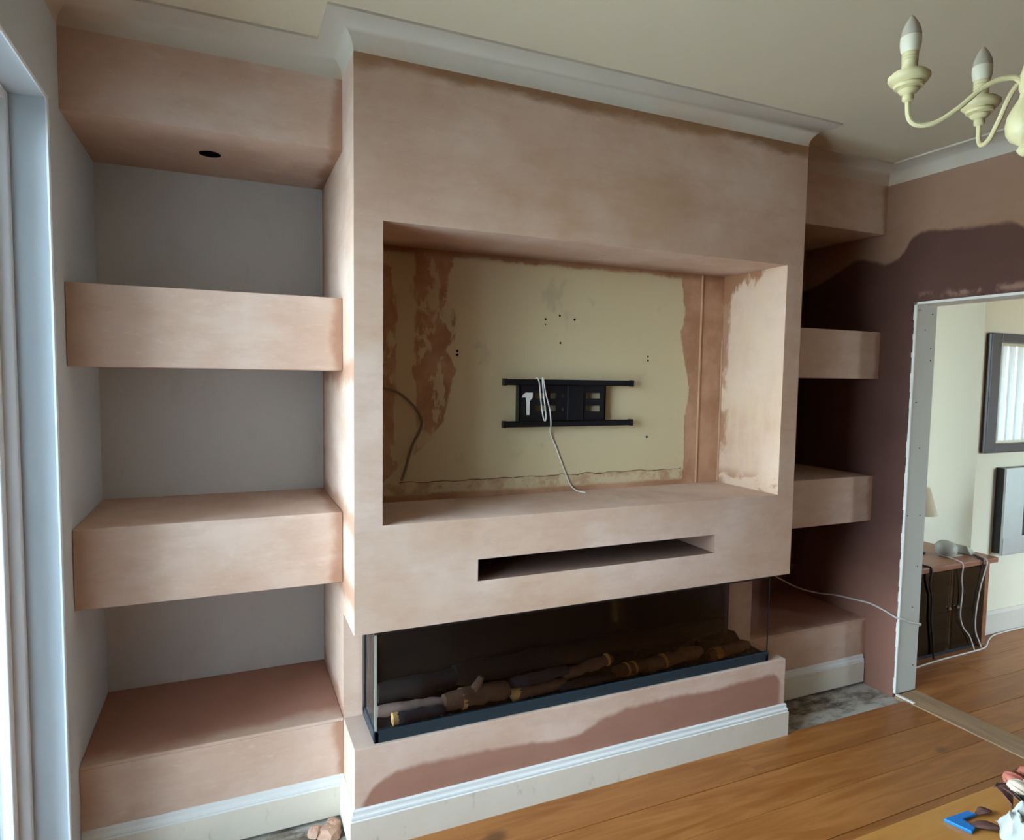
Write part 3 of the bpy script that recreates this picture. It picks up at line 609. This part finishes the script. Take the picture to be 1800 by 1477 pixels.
# ------------------------------------------------------------------ window 1 (garden doors on the left)
w1 = bpy.data.objects.new('window_1', None); COL.objects.link(w1); w1.location = (-.93, -.95, 0); w1['_w'] = [-.93,-.95,0]; struct(w1)
fx0, fx1 = -.962, -.897
FW = .028; MB().box(fx0, fx1, OY1-FW, OY1-.001, 0, OZ-.001).box(fx0, fx1, OY0+.001, OY0+FW, 0, OZ-.001).box(fx0, fx1, OY0+FW, OY1-FW, OZ-FW, OZ-.001).box(fx0, fx1, OY0+FW, OY1-FW, -.015, .03).build('frame', M['pvc'], w1, bevel=.004)
ym = (OY0+OY1)/2
for a, c in ((OY0+FW, ym-.002), (ym+.002, OY1-FW)):
    MB().box(fx0+.004, fx0+.036, a, a+.036, .03, OZ-FW).box(fx0+.004, fx0+.036, c-.036, c, .03, OZ-FW).box(fx0+.004, fx0+.036, a+.036, c-.036, .03, .08).box(fx0+.004, fx0+.036, a+.036, c-.036, OZ-FW-.045, OZ-FW).build('sash', M['pvc'], w1, bevel=.003)
    MB().box(fx0+.016, fx0+.022, a+.036, c-.036, .08, OZ-FW-.045).build('pane', M['pane'], w1)
struct(box('terrace', -14, XL-.21, -14, 12, -.35, -.2, M['grass']))

# ------------------------------------------------------------------ next room
CX, CY = 3.84, .39
struct(box('wall_far', XR2, 7.2, 1.0, 1.12, -.1, H+.1, M['cream']))
struct(box('wall_chimney', CX, 5.05, CY, 1.0, -.1, H+.1, M['cream']))
b = MB(); wy0, wy1, wz0, wz1 = -1.40, .36, .95, 2.05
b.box(7.0, 7.2, YBK, wy0, -.1, H+.1).box(7.0, 7.2, wy1, 1.0, -.1, H+.1).box(7.0, 7.2, wy0, wy1, -.1, wz0).box(7.0, 7.2, wy0, wy1, wz1, H+.1)
struct(b.build('wall_end', M['cream']))
# partition with a window behind the opening
b = MB(); vx0, vx1, vz0, vz1 = 5.0, 6.8, .5, 2.35
b.box(XR2, vx0, -3.40, -3.28, -.1, H+.1).box(vx1, 7.0, -3.40, -3.28, -.1, H+.1).box(vx0, vx1, -3.40, -3.28, -.1, vz0).box(vx0, vx1, -3.40, -3.28, vz1, H+.1)
struct(b.build('wall_window_side', M['cream']))
bpy.data.objects.remove(bpy.data.objects['wall_rear'], do_unlink=True)
struct(box('wall_rear', XL-.2, XR2, YBK-.12, YBK, -.1, H+.1, M['rear']))
w2 = bpy.data.objects.new('window_2', None); COL.objects.link(w2); w2.location = (7.06,-.5,wz0); w2['_w'] = [7.06,-.5,wz0]; struct(w2)
MB().box(7.03,7.09,wy0,wy0+.06,wz0,wz1).box(7.03,7.09,wy1-.06,wy1,wz0,wz1).box(7.03,7.09,wy0+.06,wy1-.06,wz0,wz0+.06).box(7.03,7.09,wy0+.06,wy1-.06,wz1-.06,wz1).build('frame', M['pvc'], w2, bevel=.004)
MB().box(7.055,7.061,wy0+.06,wy1-.06,wz0+.06,wz1-.06).build('pane', M['pane'], w2)
w3 = bpy.data.objects.new('window_3', None); COL.objects.link(w3); w3.location = (5.9,-3.34,vz0); w3['_w'] = [5.9,-3.34,vz0]; struct(w3)
MB().box(vx0,vx0+.06,-3.37,-3.31,vz0,vz1).box(vx1-.06,vx1,-3.37,-3.31,vz0,vz1).box(vx0+.06,vx1-.06,-3.37,-3.31,vz0,vz0+.06).box(vx0+.06,vx1-.06,-3.37,-3.31,vz1-.06,vz1).build('frame', M['pvc'], w3, bevel=.004)
MB().box(vx0+.06,vx1-.06,-3.345,-3.339,vz0+.06,vz1-.06).build('pane', M['pane'], w3)
vb = thing('vertical_blind', 'white vertical slat blind at the window reflected in the mirror', 'blind', (6.96,-.5,wz1))
MB().box(6.94,6.985,wy0-.02,wy1+.02,wz1+.005,wz1+.045).build('head_rail', M['pvc'], vb)
y = wy0+.03
while y < wy1:
    MB().obox((6.962, y, (wz0+wz1)/2+.01), (.0015, .088, wz1-wz0-.02), .22).build('slat', M['blind'], vb); y += .078
SK2 = [(0,.15),(.006,.15),(.014,.135),(.016,.13),(.016,0),(0,0)]
struct(MB().sweep([(CX+.001, CY), (5.05, CY)], SK2, -1).build('baseboard_far', M['r2skirt']))
# mirror
mi = thing('wall_mirror', 'dark framed mirror on the next room chimney breast reflecting a bright blind', 'mirror', (4.45, CY, 1.17))
mx0, mx1, mz0, mz1 = 3.868, 5.02, 1.172, 1.908; fw_ = .098
for nm, q in (('frame', [(mx0,mx0+fw_,mz0,mz1),(mx1-fw_,mx1,mz0,mz1),(mx0+fw_,mx1-fw_,mz0,mz0+.055),(mx0+fw_,mx1-fw_,mz1-.055,mz1)]),):
    for a, c, d, f in q: MB().box(a, c, CY-.034, CY-.001, d, f).build('frame_rail', M['mframe'], mi, bevel=.006)
gx0, gx1, gzz0, gzz1 = mx0+fw_, mx1-fw_, mz0+.055, mz1-.055
MB().box(gx0-.004, gx1+.004, CY-.016, CY-.008, gzz0-.004, gzz1+.004).build('mirror_glass', M['mirror'], mi)
bv = .022; ins = [(gx0+bv,gzz0+bv),(gx1-bv,gzz0+bv),(gx1-bv,gzz1-bv),(gx0+bv,gzz1-bv)]; ou = [(gx0,gzz0),(gx1,gzz0),(gx1,gzz1),(gx0,gzz1)]
MB().add([(x,CY-.0165,z) for x, z in ou]+[(x,CY-.0195,z) for x, z in ins]+[(x,CY-.0162,z) for x, z in ins], [(i,(i+1)%4,4+(i+1)%4,4+i) for i in range(4)]+[(4+i,4+(i+1)%4,8+(i+1)%4,8+i) for i in range(4)]).build('bevelled_edge', M['mirror'], mi)
# wall hung electric fire
ef = thing('wall_fire', 'silver framed wall hung electric fire with a black box body below the mirror', 'fireplace', (4.5, CY, .52))
ex0, ex1, ez0, ez1 = 4.045, 4.95, .525, 1.075; ey = CY-.062
MB().box(ex0, ex1, ey+.012, CY-.001, ez0+.01, ez1).build('body', M['black'], ef, bevel=.003)
b = MB(); b.poly(rect(ex0,ex1,ez0,ez1), [rect(ex0+.20,ex1-.20,ez0+.115,ez1-.14)], lambda x, z: (x, ey, z)); b.poly(rect(ex0,ex1,ez0,ez1), [rect(ex0+.20,ex1-.20,ez0+.115,ez1-.14)], lambda x, z: (x, ey+.012, z))
for x in (ex0, ex1): b.quad((x,ey,ez0),(x,ey+.012,ez0),(x,ey+.012,ez1),(x,ey,ez1))
for z in (ez0, ez1): b.quad((ex0,ey,z),(ex0,ey+.012,z),(ex1,ey+.012,z),(ex1,ey,z))
b.build('front_frame', M['silver'], ef)
MB().box(ex0+.004, ex1-.004, ey-.004, ey, ez0+.004, ez0+.108).build('lower_panel', M['silver'], ef, bevel=.001)
MB().box(ex0+.2, ex1-.2, ey+.008, ey+.011, ez0+.115, ez1-.14).build('screen', M['screen'], ef)
# cabinet
cb = thing('tv_cabinet', 'low cherry wood cabinet with smoked glass front in the next room', 'cabinet', (3.4, .45, 0))
cy0, cy1, cx0, cx1 = .272, .80, 2.99, 3.835
MB().box(cx0-.05, cx1+.065, cy0-.012, cy1, .518, .550).build('top', M['cab'], cb, bevel=.005)
MB().box(cx0, cx0+.03, cy0, cy1-.02, .0, .518).build('side_panel', M['cab'], cb); MB().box(cx1-.035, cx1, cy0, cy1-.02, .0, .518).build('side_panel', M['cab'], cb)
MB().box(cx0+.03, cx1-.035, cy1-.03, cy1-.02, .03, .518).build('back_board', M['backb'], cb)
MB().box(cx0+.03, cx1-.035, cy0+.03, cy1-.03, .03, .05).build('bottom_board', M['cab'], cb)
MB().box(cx0+.03, cx1-.035, cy0+.04, cy1-.03, .30, .312).build('shelf', M['cab'], cb)
MB().box(cx0+.03, cx1-.06, cy0+.02, cy0+.05, .0, .03).build('kickboard', M['plug'], cb)
for a, c in ((cx0+.032, 3.508), (3.512, cx1-.037)):
    d = MB().box(a, c, cy0+.001, cy0+.007, .032, .512).build('glass_door', M['smoke'], cb)
    MB().lathe([(.008,0),(.010,.006),(.006,.012)], n=10, M_=Matrix.Translation(((3.475 if a < 3.2 else 3.548), cy0+.001, .285)) @ Matrix.Rotation(math.pi/2,4,'X')).build('knob', M['chrome'], d)
tag(MB().box(3.24,3.44,.36,.56,.313,.43).build('set_top_box', M['appl'], bevel=.006), 'pale box on the upper shelf behind the smoked glass', 'box')
tag(MB().box(3.50,3.60,.38,.52,.051,.21).build('router_box', M['appl'], bevel=.006), 'pale upright box at the cabinet bottom behind the right glass door', 'box')
tag(MB().box(3.08,3.32,.38,.58,.051,.12).build('player', M['plug'], bevel=.006), 'dark flat player at the cabinet bottom behind the left glass door', 'player')
TZ = .550
def hang(name, label, pts, r, mat): return cable(name, label, pts, r, mat, n=6, sm=5)
yf = cy0-.018
hang('cable', 'white cable hanging down the cabinet front, left of two', [(3.60,.40,TZ+.005),(3.56,.29,TZ+.006),(3.552,yf,TZ-.01),(3.556,yf+.006,.46),(3.575,yf+.008,.377),(3.568,yf+.008,.24),(3.60,yf+.008,.16),(3.66,yf+.006,.10),(3.70,yf+.004,.03),(3.70,yf-.004,.008)], .0035, M['cable_w'])
hang('cable', 'white cable hanging down the cabinet front, nearest its right side', [(3.80,.42,TZ+.005),(3.785,.30,TZ+.006),(3.776,yf,TZ-.01),(3.770,yf+.006,.47),(3.744,yf+.008,.39),(3.715,yf+.008,.23),(3.722,yf+.008,.12),(3.755,yf+.006,.055),(3.775,yf,.008)], .0035, M['cable_w'])
hang('cable', 'black cable hanging down the cabinet front beside the jamb', [(3.22,.40,TZ+.005),(3.262,.29,TZ+.006),(3.275,yf,TZ-.01),(3.27,yf+.006,.46),(3.30,yf+.008,.376),(3.308,yf+.008,.24),(3.335,yf+.008,.10),(3.345,yf+.006,.008)], .006, M['cable_k'])
hang('cable', 'black cable from the white disc over the cabinet top edge', [(3.68,.43,TZ+.02),(3.83,.42,TZ+.006),(3.80,.35,TZ+.006),(3.755,.29,TZ+.006),(3.735,yf-.002,TZ-.005),(3.733,yf+.004,.50)], .0045, M['cable_k'])
hang('cable', 'short black cable behind the right glass door by the pale box', [(3.625,.36,.20),(3.60,.34,.15),(3.585,.335,.10),(3.54,.335,.058)], .0045, M['cable_k'])
# lamp, disc, phone, card
lp = thing('table_lamp', 'small table lamp with cream cone shade half hidden by the jamb', 'lamp', (3.515,.52,TZ))
MB().lathe([(.001,0),(.055,0),(.055,.012),(.02,.025),(.014,.05),(.030,.075),(.036,.10),(.030,.125),(.012,.145),(.010,.20),(.004,.205)], (3.515,.52,TZ), 20).build('base', M['lampdk'], lp, smooth=True)
MB().lathe([(.004,.0),(.024,.008),(.031,.026),(.024,.046),(.004,.054)], (3.515,.52,TZ+.155), 16).build('ball', M['chrome'], lp, smooth=True)
b = MB(); n = 28
for r, z in ((.108,.245),(.060,.410),(.057,.410),(.105,.245)):
    for j in range(n): b.v.append((3.515+r*math.cos(2*math.pi*j/n), .52+r*math.sin(2*math.pi*j/n), TZ+z))
b.f = [[i*n+j, i*n+(j+1)%n, ((i+1)%4)*n+(j+1)%n, ((i+1)%4)*n+j] for i in range(4) for j in range(n)]; b.mi = [0]*len(b.f)
b.build('shade', M['shade'], lp, smooth=True); MB().tube([(3.515,.52,TZ+.2),(3.515,.52,TZ+.40)], .005, 8).build('rod', M['lampdk'], lp)
ds = thing('wifi_puck', 'rounded off white puck shaped device at the front of the cabinet top', 'router', (3.625,.41,TZ))
Md = Matrix.Translation((3.625,.41,TZ+.012)) @ Matrix.Rotation(math.radians(12),4,'X')
MB().lathe([(.030,-.006),(.050,0),(.060,.018),(.061,.034),(.055,.056),(.040,.072),(.020,.079),(.002,.081)], n=28, M_=Md).build('shell', M['offwhite'], ds, smooth=True)
MB().box(3.585,3.72,.36,.42,TZ+.0005,TZ+.006).build('foot', M['offwhite'], ds, bevel=.002)
ph = thing('cordless_phone', 'white cordless phone base behind the puck shaped device', 'phone', (3.95,.50,TZ))
MB().add([(3.84,.44,TZ),(4.07,.42,TZ) if 0 else (3.895,.44,TZ),(3.895,.60,TZ),(3.84,.60,TZ),(3.84,.47,TZ+.055),(3.895,.47,TZ+.03),(3.895,.60,TZ+.03),(3.84,.60,TZ+.055)], [(0,3,2,1),(4,5,6,7),(0,1,5,4),(1,2,6,5),(2,3,7,6),(3,0,4,7)]).build('cradle', M['offwhite'], ph, bevel=.006)
ph.location = (-.075,-.10,0); ph['_w'] = [0,0,0]; ph.children[0].matrix_parent_inverse = Matrix.Identity(4)
o = MB().obox((3.845,.44,TZ+.024), (.12,.055,.022), -.12, 0, .12).build('handset', M['white'], ph, bevel=.008); o.matrix_parent_inverse = Matrix.Translation((.075,.10,0))
tag(MB().add([(3.36,.44,TZ),(3.45,.47,TZ),(3.36,.52,TZ+.10),(3.42,.54,TZ+.10),(3.36,.455,TZ),(3.45,.485,TZ)], [(0,1,3,2),(4,5,3,2)]).build('folded_card', M['white']), 'folded white card standing on the cabinet beside the jamb', 'card')

# ------------------------------------------------------------------ chandelier
hx, hy, AR = 1.026, -1.332, .1972
ch = thing('chandelier', 'cream painted chandelier with candle bulbs on curved arms hanging from the ceiling', 'chandelier', (hx, hy, 2.0))
MB().lathe([(.002,2.032),(.008,2.036),(.013,2.044),(.009,2.052),(.014,2.056),(.024,2.063),(.031,2.076),(.033,2.092),(.030,2.110),(.022,2.126),(.014,2.140),(.012,2.150),(.015,2.158),(.015,2.182),(.012,2.190),(.009,2.205),(.009,2.225),(.010,2.245),(.009,2.275),(.007,2.290),(.006,2.30)], (hx,hy,0), 28).build('column', M['chand'], ch, smooth=True)
MB().tube([(hx,hy,2.295),(hx,hy,H-.03)], .006, 8).build('rod', M['chand'], ch, smooth=True)
MB().lathe([(.01,H-.04),(.03,H-.035),(.048,H-.018),(.052,H-.001)], (hx,hy,0), 24).build('ceiling_rose', M['chand'], ch, smooth=True)
ang0 = math.atan2(-1.189-hy, .890-hx)
P2 = [(.012,2.172),(.025,2.181),(.050,2.180),(.078,2.165),(.105,2.141),(.133,2.121),(.152,2.113),(.172,2.112),(.187,2.119),(.195,2.134),(AR,2.166)]
for k, da in enumerate((0, -80, 95, -175)):
    a = ang0+math.radians(da); c, s_ = math.cos(a), math.sin(a); ex, ey_ = hx+AR*c, hy+AR*s_
    ar = MB().tube(smooth_path([(hx+r*c, hy+r*s_, z) for r, z in P2], 4), .0050, 8).build('arm', M['chand'], ch, smooth=True)
    dp = MB().lathe([(.006,2.160),(.0105,2.164),(.0105,2.172),(.008,2.175),(.0155,2.178),(.019,2.183),(.017,2.186),(.026,2.188),(.0275,2.193),(.0255,2.196),(.034,2.199),(.038,2.206),(.0375,2.211),(.031,2.2125),(.031,2.217),(.015,2.219)], (ex,ey_,0), 24).build('drip_pan', M['chand'], ar, smooth=True)
    MB().lathe([(.0148,2.218),(.0150,2.222),(.0142,2.238),(.0150,2.239),(.0150,2.241),(.0142,2.242),(.0150,2.245),(.0150,2.247),(.0142,2.248),(.0152,2.251),(.0150,2.256)], (ex,ey_,0), 18).build('candle_tube', M['chand'], ar, smooth=True)
    MB().lathe([(.0140,2.254),(.0172,2.260),(.0192,2.274),(.0190,2.286)], (ex,ey_,0), 18).build('bulb_collar', M['socket'], ar, smooth=True)
    MB().lathe([(.0180,2.285),(.0184,2.290),(.0165,2.301),(.0115,2.313),(.0055,2.323),(.0012,2.328)], (ex,ey_,0), 18).build('bulb', M['bulb'], ar, smooth=True)

# ------------------------------------------------------------------ table and what lies on it
tb_ = thing('dining_table', 'pale oak table in the right foreground', 'table', (1.25, -1.75, 0))
tz = .76
for i in range(4):
    ya_ = -1.317-i*.2125; MB().box(.30, 2.05, ya_-.2122, ya_, tz-.032, tz).build('plank', M['table'], tb_, bevel=.0012)
for x in (.38, 1.97):
    for y in (-1.40, -2.08): MB().box(x-.035, x+.035, y-.035, y+.035, 0, tz-.032).build('leg', M['table'], tb_, bevel=.004)
for y in (-1.40, -2.08): MB().box(.415, 1.935, y-.011, y+.011, tz-.12, tz-.032).build('apron', M['table'], tb_)
for x in (.38, 1.97): MB().box(x-.011, x+.011, -2.045, -1.435, tz-.12, tz-.032).build('apron', M['table'], tb_)
p0, p1, p2 = Vector((.886,-1.348)), Vector((.953,-1.362)), Vector((.886,-1.386))
def arm_poly(p, q, wd):
    d = (q-p).normalized(); n = Vector((-d.y, d.x)); return [p+n*wd/2, p-n*wd/2, q-n*wd/2, q+n*wd/2]
V = [Vector((.880,-1.350)), Vector((.948,-1.352)), Vector((.953,-1.366)), Vector((.913,-1.365)), Vector((.911,-1.390)), Vector((.893,-1.394))]
b = MB(); n = len(V); b.add([(v.x,v.y,tz+.0005) for v in V]+[(v.x,v.y,tz+.007) for v in V], [tuple(range(n))[::-1], tuple(range(n,2*n))]+[(i,(i+1)%n,n+(i+1)%n,n+i) for i in range(n)])
tag(b.build('corner_piece', M['blue'], bevel=.0015), 'small blue plastic L shaped corner piece on the table', 'corner piece')
# bouquet
def leaf(name, base, tip, wd, mat, parent, lift=.012, curl=.01, n=6):
    A, B_ = Vector(base), Vector(tip); d = B_-A; side = Vector((-d.y, d.x, 0)).normalized(); b = MB()
    for i in range(n+1):
        f = i/n; w_ = wd*math.sin(math.pi*min(.98,max(.05,f**.8)))*.5; p = A+d*f+Vector((0,0,lift*math.sin(math.pi*f)))
        b.v += [tuple(p-side*w_+Vector((0,0,curl*f))), tuple(p), tuple(p+side*w_+Vector((0,0,curl*(1-f))))]
    for i in range(n): k = i*3; b.f += [[k,k+1,k+4,k+3],[k+1,k+2,k+5,k+4]]; b.mi += [0,0]
    o = b.build(name, mat, parent, smooth=True); s = o.modifiers.new('thick', 'SOLIDIFY'); s.thickness = .0012; return o
bq = thing('bouquet', 'bouquet with pink and cream tulips and dark leaves lying at the table edge', 'bouquet', (1.12,-1.36,tz))
rn = random.Random(12)
for i, (x, y, z, mt) in enumerate([(1.105,-1.372,tz+.020,'pink'),(1.14,-1.380,tz+.026,'pink'),(1.175,-1.375,tz+.024,'pink'),(1.085,-1.392,tz+.020,'petal'),(1.118,-1.402,tz+.024,'petal')]):
    dirn = Vector((-.35+.15*rn.random(), .8, .35)).normalized(); Mh = Matrix.Translation((x,y,z)) @ dirn.to_track_quat('Z','Y').to_matrix().to_4x4()
    fl = MB().tube([Mh @ Vector((0,0,-.09)), Mh @ Vector((0,0,-.03)), Mh @ Vector((0,0,0))], .0022, 6).build('flower_stem', M['stem'], bq)
    for k in range(6):
        a = k*math.pi/3+.2*i; R_ = Mh @ Matrix.Rotation(a,4,'Z'); bb = MB(); prof_ = [(.003,0),(.013,.008),(.017,.020),(.014,.034),(.006,.044)]
        for r, zz in prof_:
            wv = .004+.012*math.sin(math.pi*(zz+.004)/.05)
            for s_ in (-1,0,1): bb.v.append(tuple(R_ @ Vector((r-abs(s_)*.003, s_*wv, zz))))
        for q in range(4):
            kk = q*3; bb.f += [[kk,kk+1,kk+4,kk+3],[kk+1,kk+2,kk+5,kk+4]]; bb.mi += [0,0]
        o = bb.build('petal', M[mt], fl, smooth=True); sm = o.modifiers.new('thick','SOLIDIFY'); sm.thickness = .0015
for (a, c, wd, mt) in [((1.065,-1.322),(1.035,-1.372),.03,'leafp'),((1.075,-1.326),(1.05,-1.39),.034,'leafp'),((1.09,-1.33),(1.06,-1.40),.03,'leafd'),((1.11,-1.34),(1.075,-1.41),.03,'leafd'),((1.12,-1.35),(1.10,-1.43),.032,'leafd'),((1.15,-1.35),(1.13,-1.44),.03,'leafd'),((1.08,-1.34),(1.04,-1.405),.022,'leafd'),((1.17,-1.36),(1.16,-1.45),.03,'leafd'),((1.13,-1.34),(1.09,-1.42),.02,'stem'),((1.105,-1.345),(1.07,-1.415),.012,'stem')]:
    leaf('leaf', (a[0], a[1]-.012, tz+.012+.006*rn.random()), (c[0], c[1]-.012, tz+.006), wd, M[mt], bq, .016)
lf = leaf('dried_leaf', (.995,-1.368,tz+.003), (.955,-1.362,tz+.002), .020, M['leafp'], None, .004, .002); tag(lf, 'small brown dried leaf between the blue piece and the white cloth', 'leaf')
lf = leaf('dried_leaf', (.960,-1.408,tz+.003), (.908,-1.378,tz+.002), .026, M['leafp'], None, .004, .002); tag(lf, 'brown dried leaf touching the inner corner of the blue piece', 'leaf')
# crumpled cloth
b = MB(); nx, ny = 60, 48; rn = random.Random(2)
from mathutils import noise as mnoise
for i in range(nx+1):
    for j in range(ny+1):
        u, v = i/nx, j/ny; x = .912+.24*u+.03*(1-v)*0; y = -1.388-.02*u-.20*v-.035*u
        x += .035*(1-v)*(0) + .008*mnoise.noise((u*7,v*7,3)); y += .014*mnoise.noise((u*13,v*6,8)); x += .008*mnoise.noise((u*5,v*17,4))
        ed = min(u,1-u,v,1-v)*7; ed = min(1,ed)
        h_ = .004+.055*ed**.6*(.55+.45*abs(mnoise.noise((u*3.2+.5*v,v*4,1.7)))*1.6)+.022*ed*abs(mnoise.noise((u*11+v*5,v*4,5)))+.010*ed*abs(mnoise.noise((u*24+v*9,v*8,2)))
        b.v.append((x+.05*(1-u)*v*-.3+ (.06*(1-min(1,v*4)))*(1-u), y, tz+h_))
b.f = [[i*(ny+1)+j, (i+1)*(ny+1)+j, (i+1)*(ny+1)+j+1, i*(ny+1)+j+1] for i in range(nx) for j in range(ny)]; b.mi = [0]*len(b.f)
o = b.build('cloth', M['cloth'], smooth=True); s = o.modifiers.new('thick','SOLIDIFY'); s.thickness = .002; s.offset = -1
tag(o, 'crumpled white cotton cloth on the table at the right edge', 'cloth')

for o in bpy.data.objects:
    if '_w' in o: del o['_w']
